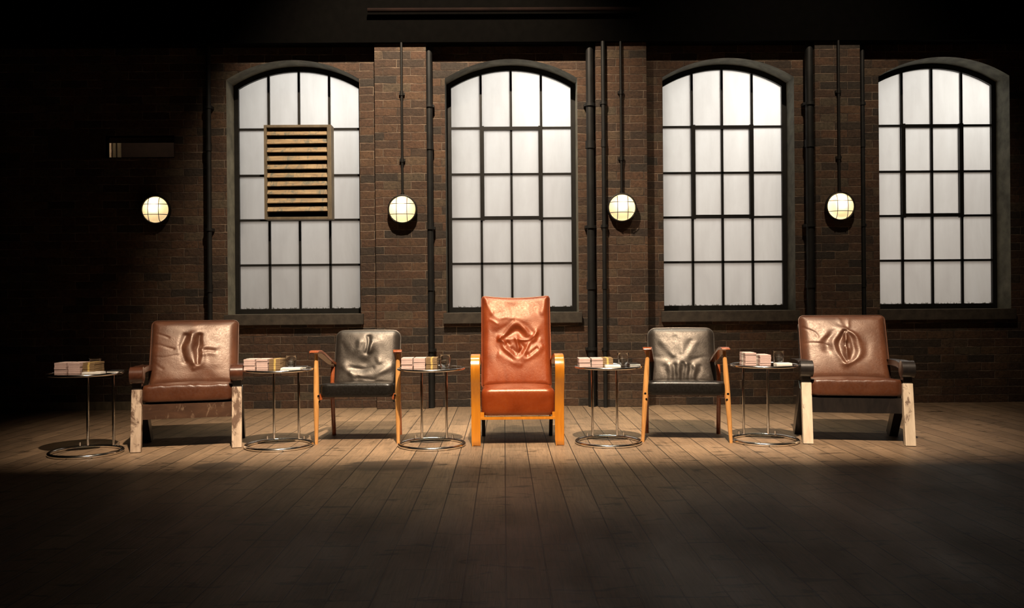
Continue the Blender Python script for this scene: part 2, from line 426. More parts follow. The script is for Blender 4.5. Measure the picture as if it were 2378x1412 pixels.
# other surfaces
def plane(name, pts, mat):
    bm = bmesh.new(); bm.faces.new([bm.verts.new(p) for p in pts]); return struct(link(name, bm, mat))
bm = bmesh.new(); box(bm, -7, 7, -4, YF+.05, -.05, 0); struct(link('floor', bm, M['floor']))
bm = bmesh.new(); box(bm, -7.1, 7.1, -4.1, 9.4, ZTOP, ZTOP+.1); struct(link('ceiling', bm, M['black']))
bm = bmesh.new(); box(bm, -7.1, -7, -4.1, 9.4, 0, ZTOP); struct(link('wall_left', bm, M['black']))
bm = bmesh.new(); box(bm, 7, 7.1, -4.1, 9.4, 0, ZTOP); struct(link('wall_right', bm, M['black']))
bm = bmesh.new(); box(bm, -7.1, 7.1, -4.1, -4, 0, ZTOP); struct(link('wall_front', bm, M['black']))
# skirting on the dark left stretch
bm = bmesh.new(); box(bm, -7, win_x[0]-1.05, YF-.02, YF, 0, .09, .003); struct(link('baseboard_back', bm, M['louvre_frame']))

# ------------------------------------------------------------------ windows
RP, HP = 1.264, .66                     # pane region
ZPB = 1.067; ROWS = [1.548, 2.044, 2.535, 3.045]; PITCH = .333
def window(n, cx):
    root = struct(empty('window_%d' % (n+1), (cx, YW, ZB)))
    o = Vector((cx, YW, ZB))
    def L(x, z): return (x, z-ZB)
    # outer frame : arched band
    bm = bmesh.new(); N = 24
    inner = [L(-HP, ZPB), L(HP, ZPB)] + [L(HP-2*HP*k/N, arc_z(HP-2*HP*k/N, RP)) for k in range(N+1)]
    outer = [L(-HW, ZB), L(HW, ZB)] + [L(HW-2*HW*k/N, arc_z(HW-2*HW*k/N, RO)) for k in range(N+1)]
    m = len(inner); rings = []
    for P, y in ((inner, -.03), (outer, -.03), (outer, .03), (inner, .03)): rings.append([bm.verts.new((x, y, z)) for x, z in P])
    for a in range(4):
        r0, r1 = rings[a], rings[(a+1) % 4]
        for k in range(m): bm.faces.new((r0[k], r0[(k+1) % m], r1[(k+1) % m], r1[k]))
    link('window_frame', bm, M['iron'], root)
    # glazing bars
    bm = bmesh.new(); th = .012
    for k, x in enumerate((-PITCH, 0, PITCH)):
        top = arc_z(x, RP)+.01
        if n == 0:
            box(bm, x-th, x+th, -.02, .02, ZPB-ZB-.01, ROWS[1]-ZB); box(bm, x-th, x+th, -.02, .02, ROWS[3]-ZB, top-ZB)
        else: box(bm, x-th, x+th, -.02, .02, ZPB-ZB-.01, top-ZB)
    for k, z in enumerate(ROWS):
        if n == 0 and k == 2:
            box(bm, -HP-.01, -PITCH, -.02, .02, z-ZB-th, z-ZB+th); box(bm, PITCH, HP+.01, -.02, .02, z-ZB-th, z-ZB+th)
        else: box(bm, -HP-.01, HP+.01, -.02, .02, z-ZB-th*.95, z-ZB+th*.95)
    link('glazing_bars', bm, M['iron'], root)
    if n:
        bm = bmesh.new(); a = PITCH; z0, z1 = ROWS[1]-ZB, ROWS[3]-ZB; w = .032
        box(bm, -a-.012, -a+w, -.034, .024, z0-.02, z1+.02); box(bm, a-w, a+.012, -.034, .024, z0-.02, z1+.02)
        box(bm, -a+w, a-w, -.034, .024, z0-.012, z0+w*.8); box(bm, -a+w, a-w, -.034, .024, z1-w*.8, z1+.012)
        link('opening_sash', bm, M['iron'], root)
    # panes: one frosted sheet
    bm = bmesh.new()
    P = [(-HP-.02, ZPB-.02)] + [(HP+.02, ZPB-.02)] + [((HP+.02)*(1-2*k/24), arc_z((HP+.02)*(1-2*k/24), RP+.015)) for k in range(25)]
    f = bm.faces.new([bm.verts.new((x, .004, z-ZB)) for x, z in P])
    link('frosted_pane', bm, M['pane'], root)
    # sill
    bm = bmesh.new(); box(bm, -HW-.03, HW+.03, -.33, -.03, -.115, -.002, .006)
    link('window_sill', bm, M['sill'], root)
    return root
for n, cx in enumerate(win_x): window(n, cx)

# high slot window on the left with the dim room behind it
sx0, sx1, sz0, sz1 = slot; sw = struct(empty('window_5', ((sx0+sx1)/2, YF, sz0)))
cxs = (sx0+sx1)/2
bm = bmesh.new(); hw = (sx1-sx0)/2; hh = sz1-sz0
for a in ((-hw, -hw+.012, 0, hh), (hw-.012, hw, 0, hh), (-hw+.012, hw-.012, 0, .012), (-hw+.012, hw-.012, hh-.012, hh)):
    box(bm, a[0], a[1], .02, .08, a[2], a[3])
link('window_frame', bm, M['black'], sw)
bm = bmesh.new(); box(bm, -hw-.6, -hw, -.0005, .03, 0, hh); link('slot_surround', bm, M['brick_dark'], sw)
bm = bmesh.new()   # dim room behind the slot
box(bm, -hw-1.1, hw+.6, 1.5, 1.55, -.8, 1.2); box(bm, -hw-1.15, -hw-1.1, .42, 1.55, -.8, 1.2); box(bm, hw+.6, hw+.65, .42, 1.55, -.8, 1.2)
box(bm, -hw-1.15, hw+.65, .42, 1.55, -.85, -.8); box(bm, -hw-1.15, hw+.65, .42, 1.55, 1.2, 1.25)
link('back_room', bm, plain('dim_plaster', (.022, .011, .008), .95), sw)
bm = bmesh.new(); box(bm, -hw-.465, -hw-.385, .95, 1.0, -.8, 1.2, .004)
link('post', bm, plain('pale_post', (.72, .55, .40), .8), sw)
for x in (-hw-.36, -hw-.305):
    bm = bmesh.new(); box(bm, x, x+.025, .95, 1.0, -.8, 1.2, .003); link('door_jamb', bm, M['louvre_frame'], sw)

# ------------------------------------------------------------------ louvred vent in window 1
vx0, vx1 = at(615, 400, 9.06).x, at(771, 400, 9.06).x; vz0, vz1 = at(693, 510, 9.06).z, at(693, 291, 9.06).z
vent = tag(empty('louvred_vent', ((vx0+vx1)/2, 9.06, vz0)), 'weathered wooden louvred vent set in the middle of the left window', 'vent')
vw, vh = (vx1-vx0)/2, vz1-vz0
def fr(name, *b):
    bm = bmesh.new(); box(bm, *b, .004); return link(name, bm, M['louvre_frame'], vent)
fr('frame_stile', -vw, -vw+.028, -.03, .115, 0, vh); fr('frame_stile', vw-.045, vw, -.03, .115, 0, vh)
fr('frame_rail', -vw+.028, vw-.045, -.03, .115, 0, .028); fr('frame_rail', -vw+.028, vw-.045, -.03, .115, vh-.028, vh)
bm = bmesh.new(); box(bm, -vw+.02, vw-.02, .10, .112, .02, vh-.02); link('back_panel', bm, M['black'], vent)
for k in range(10):
    z = .118 + k*(vh-.20)/9.0
    bm = bmesh.new(); beam(bm, (-vw+.029, -.018, z-.004), (-vw+.029+.0001, -.018, z-.004), .01, .01) if 0 else None
    vs = []
    L0, L1 = -vw+.029, vw-.046; j = random.uniform(-.004, .004)
    for x in (L0, L1):
        jj = j if x == L0 else -j
        for y, zz in ((-.022, z-.026+jj), (-.013, z-.034+jj), (.031, z+.036), (.022, z+.044)): vs.append(bm.verts.new((x, y, zz)))
    for q in ((0,1,5,4),(1,2,6,5),(2,3,7,6),(3,0,4,7),(0,3,2,1),(4,5,6,7)): bm.faces.new([vs[i] for i in q])
    link('slat', bm, M['louvre'], vent)

# ------------------------------------------------------------------ pipes
def vpipe(px, Y, r, label, z1=zh, brackets=(.6, 1.9, 3.2), mat='pipe'):
    x = at(px, 500, Y).x
    root = tag(empty('downpipe', (x, Y, 0)), label, 'pipe')
    bm = bmesh.new(); tube(bm, [(0, 0, 0), (0, 0, z1)], r, 20)
    for z in (1.25, 2.75): tube(bm, [(0, 0, z), (0, 0, z+.08)], r*1.22, 20)
    link('pipe_run', bm, M[mat], root, True)
    back = (YP if px in (1403,) else YF) - Y
    for z in brackets:
        bm = bmesh.new(); box(bm, -r*1.5, r*1.5, -r*.3, back, z, z+.03, .002); tube(bm, [(0, 0, z), (0, 0, z+.03)], r*1.3, 20)
        link('bracket', bm, M[mat], root)
vpipe(486, 8.86, .026, 'dark vertical pipe on the brick at the left of the louvred window')
vpipe(999, 8.86, .034, 'black vertical pipe hugging the right side of the second lamp pier')
vpipe(1372, 8.85, .042, 'thicker black pipe nearest the right edge of the second window')
vpipe(1403, 8.765, .022, 'thinner black pipe on the left edge of the third lamp pier')
vpipe(1881, 8.85, .042, 'thick black pipe between the third window and the right-hand lamp pier')
vpipe(2005, 8.86, .022, 'slim dark pipe just right of the right-hand lamp pier')

# ------------------------------------------------------------------ bulkhead lamps with conduits
def lamp_parts():
    root = empty('bulkhead_lamp')
    bm = bmesh.new(); lathe(bm, [(0, 0), (.118, 0), (.150, -.012), (.156, -.03), (.152, -.062), (.141, -.066), (.136, -.055), (.0, -.03)], 48, 'Y')
    link('lamp_body', bm, M['iron'], root, True)
    bm = bmesh.new(); lathe(bm, [(.137, -.055)] + [(.137*cos(radians(a)), -.055-.062*sin(radians(a))) for a in range(8, 90, 8)] + [(0, -.117)], 48, 'Y')
    link('glass_dome', bm, M['dome'], root, True)
    bm = bmesh.new(); r = .0034
    def dome_y(x, z): return -.058 - .068*sqrt(max(0, 1-(x*x+z*z)/.145**2))
    for c in (-.055, .055):
        e = sqrt(.145**2-c*c); pts = [(c, dome_y(c, -e+2*e*k/16), -e+2*e*k/16) for k in range(17)]; tube(bm, pts, r, 8)
        pts = [(-e+2*e*k/16, dome_y(c, -e+2*e*k/16)-.003, c) for k in range(17)]; tube(bm, pts, r, 8)
    tube(bm, [(.148*cos(2*pi*k/40), -.064, .148*sin(2*pi*k/40)) for k in range(40)], .006, 8, True)
    link('wire_guard', bm, M['iron'], root, True)
    bm = bmesh.new(); tube(bm, [(0, -.03, .15), (0, -.03, .175)], .02, 16); link('cable_gland', bm, M['iron'], root, True)
    return root
lp0 = None
lamps = [(357, 486, YF, 'round caged bulkhead lamp glowing alone on the dark wall at far left', False),
         (933, 485, YP, 'glowing caged bulkhead lamp on the brick pier between the louvred window and the second window', True),
         (1446, 481, YP, 'glowing caged bulkhead lamp on the brick pier just right of two black pipes', True),
         (1956, 478, YP, 'glowing caged bulkhead lamp on the right-hand pier beside the last window', True)]
for i, (px, py, Y, lab, cond) in enumerate(lamps):
    o = lamp_parts() if i == 0 else copy_tree(lp0)
    if i == 0: lp0 = o
    p = at(px, py, Y-.1); o.location = (p.x, Y, p.z); tag(o, lab, 'wall lamp', 'caged bulkhead lamps along the wall')
    ld = bpy.data.lights.new('lamp_bulb', 'POINT'); ld.energy = 1.05; ld.color = (1, .80, .54); ld.shadow_soft_size = .012
    lo = bpy.data.objects.new('lamp_bulb', ld); C.objects.link(lo); lo.parent = o; lo.location = (-.004, -.074, .034)
    if cond:
        bm = bmesh.new(); tube(bm, [(0, 0, p.z+.17), (0, 0, zh)], .0135, 12)
        for z in (p.z+.5, p.z+1.2):
            tube(bm, [(0, 0, z), (0, 0, z+.05)], .018, 12); box(bm, -.03, .03, .004, .03, z+.01, z+.035)
        t = link('conduit', bm, M['iron'], loc=(p.x, Y-.03, 0), smooth=True)
        tag(t, 'thin dark conduit running up the pier from the lamp ' + ('left of the second window', 'right of the two black pipes', 'left of the last window')[i-1], 'conduit')

# ------------------------------------------------------------------ chairs
def place(root, pl, pr, extra=0):
    a, b = floor_pt(*pl), floor_pt(*pr); m = (a+b)/2
    root.location = (m.x, m.y, 0); root.rotation_euler = (0, 0, math.atan2(b.y-a.y, b.x-a.x)+radians(extra)); return (b-a).length

def lean(y0, z0, ang, curve=0, hgt=1, side=0, sag=0):
    """place the pad (local centre at mid height) as a backrest whose foot is at (y0,z0) leaning back by ang"""
    ca, sa = cos(ang), sin(ang)
    def w(x, y, z):
        v = z + hgt/2; y2 = y + curve*(v/hgt-.5)**2*4 - curve + side*(x*x)
        if sag: v -= sag*max(0, v/hgt-.6)/.4*(1-(x/.29)**2)
        return (x, y0 + v*sa + y2*ca, z0 + v*ca - y2*sa)
    return w
def flat(yc, zc, tilt=0, front_drop=0):
    """lay the pad down as a seat; its front face (-y) becomes the top, local z becomes depth"""
    ca, sa = cos(tilt), sin(tilt)
    def w(x, y, z):
        yy, zz = z, -y
        return (x, yc + yy*ca + zz*sa, zc + zz*ca - yy*sa)
    return w

def seat_pad(bm, w, d, t, corner, edge, yc, zc, tilt=0, crown=.012, fn=None, nang=200, nrad=44):
    cushion(bm, w, d, t, corner, edge, fn, crown, flat(yc, zc, tilt), nang, nrad)
def block_pad(bm, w, d, t, r, yc, zc, tilt=0, crown=.012, fn=None):
    """upholstered block: flat front side with rounded edges"""
    nx, ny = 90, 40
    W = flat(yc, zc, tilt)
    def sup(a, n): return math.copysign(abs(a)**n, a)
    rings = []; prof = []
    # vertical profile around side: superellipse in thickness
    for j in range(25):
        th = -pi/2 + pi*j/24
        prof.append((sup(cos(th), .35), sup(sin(th), .55)))
    O = rr_outline(1, 1, .1, 160); V = []
    for c, s in prof:
        ring = []
        for ox, oy in O:
            inset = (1-c)*r*2.2
            x = ox*(w-inset); y = oy*(d-inset); k = s*t/2
            if s > 0: k += crown*(1-(2*x/w)**4)*(1-(2*y/d)**4)*s
            if fn: k += fn(2*x/w, 2*y/d)*s if s > 0 else 0
            ring.append(bm.verts.new(W(x, -k, y)))
        V.append(ring)
    for a, b in zip(V, V[1:]):
        for k in range(160): bm.faces.new((a[k], a[(k+1) % 160], b[(k+1) % 160], b[k]))
    for ring, s in ((V[0], -1), (V[-1], 1)):       # caps: concentric
        prev = ring; pts = [W0.co.copy() for W0 in ring]
        cen = sum(pts, Vector())/len(pts)
        for q in (.85, .7, .5, .3, .12):
            cur = []
            for p in pts:
                np_ = cen + (p-cen)*q
                cur.append(bm.verts.new(np_ + Vector((0, 0, s*crown*.8*(1-q*q) if s > 0 else 0))))
            for k in range(160): bm.faces.new((prev[k], prev[(k+1) % 160], cur[(k+1) % 160], cur[k]))
            prev = cur
        bm.faces.new(prev)

# --- brown armchair (two)
def brown_chair(label, pl, pr, extra, fold, seatfold, wood_front, wood_body, arm, apron_mat):
    root = tag(empty('lodge_armchair'), label, 'armchair', None)
    wd = place(root, pl, pr, extra); X = wd/2
    W = X*2-.045; BH = .575
    for s in (-1, 1):
        x = s*X
        bm = bmesh.new(); beam(bm, (x, .0, 0), (x, .075, .465), .074, .06, bev=.004); link('front_leg', bm, wood_front, root)
        bm = bmesh.new(); beam(bm, (x, .53, 0), (x+.0, .20, .44), .066, .10, bev=.004); link('rear_leg', bm, wood_body, root)
        bm = bmesh.new(); beam(bm, (x, .105, .42), (x, .075, .555), .066, .075, bev=.004); link('arm_post', bm, wood_body, root)
        # arm: plank with rolled front
        bm = bmesh.new()
        prof = [(.60, .60), (.45, .605), (.3, .612), (.18, .612)]
        ribbon(bm, prof + [(.10, .605), (.05, .592)], .045, x-.047, x+.047, .006)
        tube(bm, [(x-.051, .06, .578), (x-.046, .06, .578), (x+.046, .06, .578), (x+.051, .06, .578)], [.050, .064, .064, .050], 28)
        link('armrest', bm, arm, root, True, sharp=60)
        bm = bmesh.new(); beam(bm, (x*.99, .12, .40), (x*.99, .62, .34), .045, .07, bev=.003); link('side_rail', bm, wood_body, root)
        bm = bmesh.new(); beam(bm, (x-s*.05, .50, .30), (x-s*.05, .70, .90), .04, .05, bev=.003); link('back_post', bm, wood_body, root)
    bm = bmesh.new(); box(bm, -X+.036, X-.036, .065, .10, .235, .352, .003); link('front_apron', bm, apron_mat, root)
    bm = bmesh.new(); box(bm, -X+.036, X-.036, .10, .60, .325, .345, .003); link('seat_board', bm, wood_body, root)
    bm = bmesh.new(); box(bm, -X+.07, X-.07, .672, .70, .78, .87, .003); link('back_rail', bm, wood_body, root)
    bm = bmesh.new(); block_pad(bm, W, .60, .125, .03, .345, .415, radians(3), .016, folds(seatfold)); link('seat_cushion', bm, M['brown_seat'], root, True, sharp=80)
    warp = lean(.43, .435, radians(21), .0, BH)
    bm = bmesh.new(); cushion(bm, .675, BH, .11, .035, .065, folds(fold), .034, warp, 280, 84)
    bk = link('back_cushion', bm, M['brown_leather'], root, True, sharp=80)
    bm = bmesh.new(); tube(bm, rim_path(.683, BH+.008, .04, -.012, warp), .005, 8, True); link('piping', bm, M['piping'], bk, True)
    return root
f1 = [([(-.20, .46), (-.25, .22), (-.25, -.02), (-.20, -.30)], -.030, .050), ([(.10, .50), (.11, .2), (.11, -.1), (.08, -.36)], -.048, .050),
      ([(-.06, .50), (-.07, .2), (-.05, -.05), (.0, -.34)], .040, .085), ([(.20, .02), (.21, -.2), (.16, -.40), (.02, -.50)], .020, .05),
      ([(.18, .10), (.32, .13), (.52, .10)], .013, .05), ([(.2, .0), (.34, .03), (.48, .0)], -.009, .035), ([(.20, -.10), (.36, -.06), (.48, -.07)], .008, .045),
      ([(.50, .1), (.53, -.4)], .007, .09), ([(-.86, .58), (-.6, .42)], -.006, .018), ([(-.88, .26), (-.68, .18), (-.45, .06)], -.008, .02), ([(-.87, -.12), (-.62, -.15), (-.35, -.12)], -.006, .018),
      ([(-.9, -.3), (-.7, -.5)], -.005, .03), ([(-.6, .75), (-.3, .7), (.1, .8)], .006, .08), ([(.1, -.7), (.2, -.72)], -.022, .28)]
s1 = [([(x, -.98), (x+.09, -.5)], random.uniform(-.009, .009), .035) for x in [-.85+.09*i for i in range(20)]]
f5 = [([(-.02, .50), (-.18, .28), (-.24, .0), (-.19, -.3), (-.04, -.52)], .022, .065), ([(.04, .50), (.22, .34), (.33, .05), (.28, -.25), (.10, -.46), (-.02, -.52)], .032, .055),
      ([(0, .45), (-.09, .2), (-.12, -.05), (-.08, -.35), (-.02, -.46)], -.034, .045), ([(.10, .46), (.16, .2), (.20, 0), (.16, -.25), (.06, -.40)], -.022, .06),
      ([(.0, .42), (.03, .1), (.02, -.08), (.02, -.42)], .030, .035), ([(-.28, .42), (-.42, .12), (-.42, -.1)], -.022, .07), ([(-.15, .55), (-.4, .42), (-.6, .15)], .012, .07),
      ([(.05, .08), (.05, .0)], -.02, .03), ([(.45, .3), (.52, 0), (.42, -.3)], -.008, .09),
      ([(-.95, .62), (-.7, .42), (-.62, .28)], -.008, .018), ([(-.92, .12), (-.6, .1), (-.4, .02)], -.007, .018), ([(-.08, .9), (-.05, .6)], .008, .04), ([(.15, .92), (.10, .6)], .007, .04)]
s5 = [([(x, -.98), (x+.07, -.55)], random.uniform(-.010, .010), .03) for x in [-.6+.07*i for i in range(19)]]
brown_chair('brown leather armchair with scuffed oak frame at far left, upright slit crease in its back', (320, 1048), (548, 1042), 8, f1, s1, M['worn_edge'], M['dark_wood'], M['arm_wood'], M['chair_wood'])
brown_chair('brown leather armchair with black frame and pale front legs, oval crease, at far right', (1877, 1031), (2112, 1035), -2, f5, s5, M['pale_edge'], M['dark_wood'], M['dark_wood'], M['dark_wood'])

# --- black easy chair (two)
def black_chair(label, pl, pr, extra, fold, arm_front_z, rear_in, front_top_in):
    root = tag(empty('easy_chair'), label, 'chair')
    wd = place(root, pl, pr, extra); X = wd/2; BH = .505
    for s in (-1, 1):
        x = s*X; xt = s*(X-front_top_in)
        bm = bmesh.new(); za = arm_front_z-.02
        pts = [(x+(xt-x)*t, .0+.02*t, za*t) for t in (0, .15, .35, .55, .75, .9, 1)]
        tube(bm, pts, [.013, .0165, .0205, .0225, .021, .017, .014], 20); link('front_leg', bm, M['beech'], root, True)
        bm = bmesh.new(); xr = s*(X-rear_in)
        pts = [(xr, .46, 0), (xr, .43, .2), (xr, .40, .42), (s*(X-.045), .44, .58)]
        tube(bm, spline(pts, 5), .0175, 16); link('rear_leg', bm, M['cherry'], root, True)
        bm = bmesh.new()
        sp = spline([(-.045, arm_front_z-.002), (.03, arm_front_z), (.15, arm_front_z-.03), (.30, arm_front_z-.08), (.47, arm_front_z-.14)], 6)if 0 else None
        prof = [(-.04, arm_front_z-.006), (.0, arm_front_z), (.06, arm_front_z-.004), (.15, arm_front_z-.028), (.27, arm_front_z-.07), (.40, arm_front_z-.115), (.50, arm_front_z-.14)]
        n0 = len(bm.verts); ribbon(bm, prof, [.012, .02, .024, .024, .024, .024, .02], -.034, .034, .005)
        for v in bm.verts:                              # taper and turn the arm inward to the back
            t = max(0, min(1, (v.co.y+.04)/.54)); v.co.x = v.co.x*(1-.35*t) + xt + s*.006 - s*.055*t
        link('armrest', bm, M['cherry'], root, True, sharp=50)
        bm = bmesh.new(); beam(bm, (s*(X-.036), .01, .375), (s*(X-.036), .43, .33), .022, .05, bev=.003); link('side_rail', bm, M['cherry'], root)
        for q, (bx, bz) in enumerate(((.022, .385), (.03, .34))):
            bm = bmesh.new(); tube(bm, [(s*(X-bx), .002, bz), (s*(X-bx), -.012, bz)], .009, 12); link('bolt', bm, M['chrome'], root)
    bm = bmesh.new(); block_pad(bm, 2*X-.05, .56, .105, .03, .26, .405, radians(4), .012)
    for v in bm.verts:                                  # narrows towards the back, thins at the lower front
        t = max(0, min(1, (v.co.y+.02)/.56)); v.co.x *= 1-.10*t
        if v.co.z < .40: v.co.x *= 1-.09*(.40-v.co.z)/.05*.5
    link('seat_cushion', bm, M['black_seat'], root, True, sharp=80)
    warp = lean(.40, .405, radians(19), -.012, BH, .22)
    bm = bmesh.new(); cushion(bm, .545, BH, .075, .06, .06, folds(fold), .030, warp, 260, 80); bk = link('back_cushion', bm, M['black_leather'], root, True, sharp=80)
    bm = bmesh.new(); tube(bm, rim_path(.552, BH+.008, .063, .012, warp), .007, 8, True); link('piping', bm, M['black_leather'], bk, True)
    return root
f2 = [([(-.02, -.12)], -.030, .34), ([(-.02, .28)], .030, .26), ([(.05, .72), (.06, .45), (.03, .15)], -.026, .05), ([(-.22, .5), (-.25, .25)], .018, .09), ([(.14, .55), (.13, .2)], .020, .05), ([(.25, .5), (.36, .1), (.42, -.15)], .012, .08),
      ([(-.7, -.25), (-.45, -.52), (-.1, -.66), (.3, -.60), (.75, -.32)], .020, .10), ([(-.5, -.35), (-.2, -.42), (.2, -.35)], -.016, .06), ([(-.45, -.55), (-.3, -.85)], .014, .05), ([(-.2, -.72), (.3, -.76)], -.010, .05), ([(.0, -.85), (.5, -.80)], .010, .06), ([(-.6, .1), (-.8, .5)], -.006, .08)]
f4 = [([(0, -.15)], .028, .30)] + [([(.55*x, -.30-abs(x)*.1), (.42*x, -.95)], a*.7, .052) for x, a in ((-1, -.014), (-.75, .018), (-.5, -.018), (-.25, .018), (0, -.024), (.22, .020), (.42, -.016), (.68, .018), (.95, -.016))] + \
     [([(0, .1), (.02, .55)], .006, .07), ([(.12, .05), (.26, .5)], -.006, .06), ([(.22, .1), (.42, .42)], .006, .08), ([(-.12, .05), (-.2, .6)], -.006, .08), ([(-.25, .0), (-.6, .45)], .010, .07), ([(.3, -.15), (.8, -.05)], -.008, .06), ([(-.35, -.15), (-.85, .0)], -.008, .07), ([(.35, -.4), (.8, -.7)], .008, .06)]
black_chair('black leather easy chair left of centre, honey wood legs, bowl-shaped dent in its back', (736, 1031), (924, 1031), 3, f2, .735, .045, -.0)
black_chair('black leather easy chair right of centre, honey wood legs, wrinkles fanning up its back', (1493, 1027), (1697, 1028), -3, f4, .740, .045, .045)

# --- tall tan chair in the middle
root = tag(empty('high_back_armchair'), 'tall orange-tan leather armchair with bent orange wood arms, in the centre of the row', 'armchair')
wd = place(root, (1107, 1036), (1301, 1034)); X = wd/2
for s in (-1, 1):
    bm = bmesh.new()
    prof = spline([(0, .60, .60), (0, .42, .645), (0, .22, .680), (0, .07, .694), (0, -.02, .678), (0, -.066, .625), (0, -.064, .55), (0, -.036, .46), (0, -.010, .36), (0, .0, .25), (0, .0, 0)], 6)
    pr = [(p.y, p.z) for p in prof]; th = [.026+.006*exp(-((i-24)/12)**2) for i in range(len(pr))]
    ribbon(bm, pr, th, s*X-.032, s*X+.032, .007); link('bent_arm', bm, M['bent'], root, True, sharp=50)
    bm = bmesh.new(); beam(bm, (s*(X-.045), .50, 0), (s*(X-.045), .36, .26), .03, .04, bev=.003); link('rear_leg', bm, M['dark_wood'], root)  # rear legs stand in shade; that shade is put into the wood colour
    bm = bmesh.new(); beam(bm, (s*(X-.045), .0, .235), (s*(X-.045), .58, .215), .03, .05, bev=.003); link('side_rail', bm, M['bent'], root)
    bm = bmesh.new(); beam(bm, (s*(X-.055), .52, .22), (s*(X-.055), .60, .60), .025, .045, bev=.003); link('back_support', bm, M['bent'], root)
bm = bmesh.new(); box(bm, -X+.03, X-.03, -.006, .03, .203, .224, .003); link('front_rail', bm, M['bent'], root)
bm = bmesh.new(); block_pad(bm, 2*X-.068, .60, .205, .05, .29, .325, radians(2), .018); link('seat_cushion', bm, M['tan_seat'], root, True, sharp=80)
f3 = [([(-.46, .02), (-.30, .10), (-.10, .30), (.06, .34), (.20, .25), (.36, .10), (.52, .06), (.60, .12)], .030, .050),
      ([(-.36, .02), (-.12, .16), (.05, .20), (.2, .14), (.4, .04)], -.040, .07),
      ([(-.52, -.02), (-.36, -.06), (-.28, -.14), (-.15, -.17)], .022, .03), ([(-.50, .02), (-.2, .0), (.1, .01), (.35, -.01), (.55, .07)], .018, .028),
      ([(-.38, -.10), (-.34, -.2), (-.14, -.34), (.02, -.40), (.16, -.34), (.28, -.20), (.40, -.06), (.55, .0)], .028, .042),
      ([(-.26, -.10), (-.1, -.24), (.0, -.28)], -.026, .05), ([(.12, -.08), (.2, -.16), (.12, -.26)], -.022, .05), ([(.02, .0), (.06, -.18), (0, -.3)], .018, .035),
      ([(-.58, .32), (-.3, .42), (0, .48), (.35, .38), (.58, .20)], .020, .09), ([(-.55, .18), (-.3, .28), (-.1, .42)], -.007, .04), ([(-.75, .60), (-.5, .48), (-.2, .52)], .010, .06), ([(-.8, .46), (-.55, .34)], .006, .03),
      ([(.38, -.28), (.62, -.14), (.72, -.05)], .016, .045), ([(.22, -.42), (.5, -.32), (.75, -.18)], .016, .05), ([(.30, -.34), (.6, -.22)], -.014, .03), ([(-.5, -.35), (-.2, -.48), (.1, -.52)], .014, .07), ([(-.55, -.2), (-.62, -.4)], -.006, .06),
      ([(-.95, .97), (-.72, .62)], .016, .06), ([(.95, .97), (.78, .60)], .016, .06), ([(-.5, .86), (0, .76), (.5, .86)], -.024, .16), ([(-.8, .4), (-.82, -.3)], .010, .10), ([(.84, .4), (.84, -.3)], .010, .10)]
BH3 = .80
warp = lean(.50, .40, radians(17), -.015, BH3, 0, .022)
bm = bmesh.new(); cushion(bm, .575, BH3, .10, .022, .05, folds(f3), .034, warp, 300, 96); bk = link('back_cushion', bm, M['tan_leather'], root, True, sharp=80)
bm = bmesh.new(); tube(bm, rim_path(.583, BH3+.006, .026, -.006, warp), .005, 8, True); link('piping', bm, M['tan_leather'], bk, True)

# ------------------------------------------------------------------ side tables and what stands on them
TH = .612; RR = .25; TR = .014
def table_parts():
    root = empty('side_table')
    def ring(r, z, n=72): return [(r*cos(2*pi*k/n), r*sin(2*pi*k/n), z) for k in range(n)]
    bm = bmesh.new(); tube(bm, ring(RR, TR), TR, 16, True); link('base_ring', bm, M['chrome'], root, True)
    yb = sqrt(RR**2-.10**2)
    for s in (-1, 1):
        bm = bmesh.new(); tube(bm, [(s*.10, yb, TR+.01), (s*.10, yb, TH-.022)], .0105, 16); link('upright', bm, M['chrome'], root, True)
        bm = bmesh.new(); tube(bm, [(s*.148, .201, TR+.006), (s*.148, .201, .052)], .008, 12); link('stud', bm, M['chrome'], root, True)
    bm = bmesh.new(); tube(bm, ring(RR+.006, TH-.010), .0095, 14, True); link('top_ring', bm, M['chrome'], root, True)
    bm = bmesh.new(); lathe(bm, [(0, TH-.012), (RR-.003, TH-.012), (RR-.003, TH-.004), (0, TH-.004)], 64); link('glass_top', bm, M['glass'], root, False)
    return root
def bundle_parts(kind):
    root = empty('banknote_bundle')
    w, d, h = .086, .155, .0155; mat = M['note_pink'] if kind == 'pink' else M['note_brown']
    bm = bmesh.new(); box(bm, -w/2, w/2, -d/2, d/2, 0, h, .0012); link('notes', bm, mat, root)
    bm = bmesh.new()
    if kind == 'pink': box(bm, -w/2-.0006, w/2+.0006, -.015, .015, -.0002, h+.0004)
    else: box(bm, -.006, .008, -d/2-.0006, d/2+.0006, -.0001, h+.0003)
    link('paper_band', bm, M['band'] if kind == 'pink' else M['band_gold'], root)
    return root
def glass_parts():
    root = empty('tumbler')
    bm = bmesh.new(); lathe(bm, [(0, 0), (.036, 0), (.0385, .004), (.0455, .098), (.044, .099), (.0425, .097), (.0362, .012), (0, .011)], 40); link('glass_wall', bm, M['glass'], root, True, sharp=60)
    bm = bmesh.new(); lathe(bm, [(0, .0105), (.0358, .0105), (.0390, .052), (0, .052)], 40); link('water', bm, M['water'], root, True, sharp=60)
    return root
tb0 = None; gl0 = None; bproto = {}; zt = TH-.0035
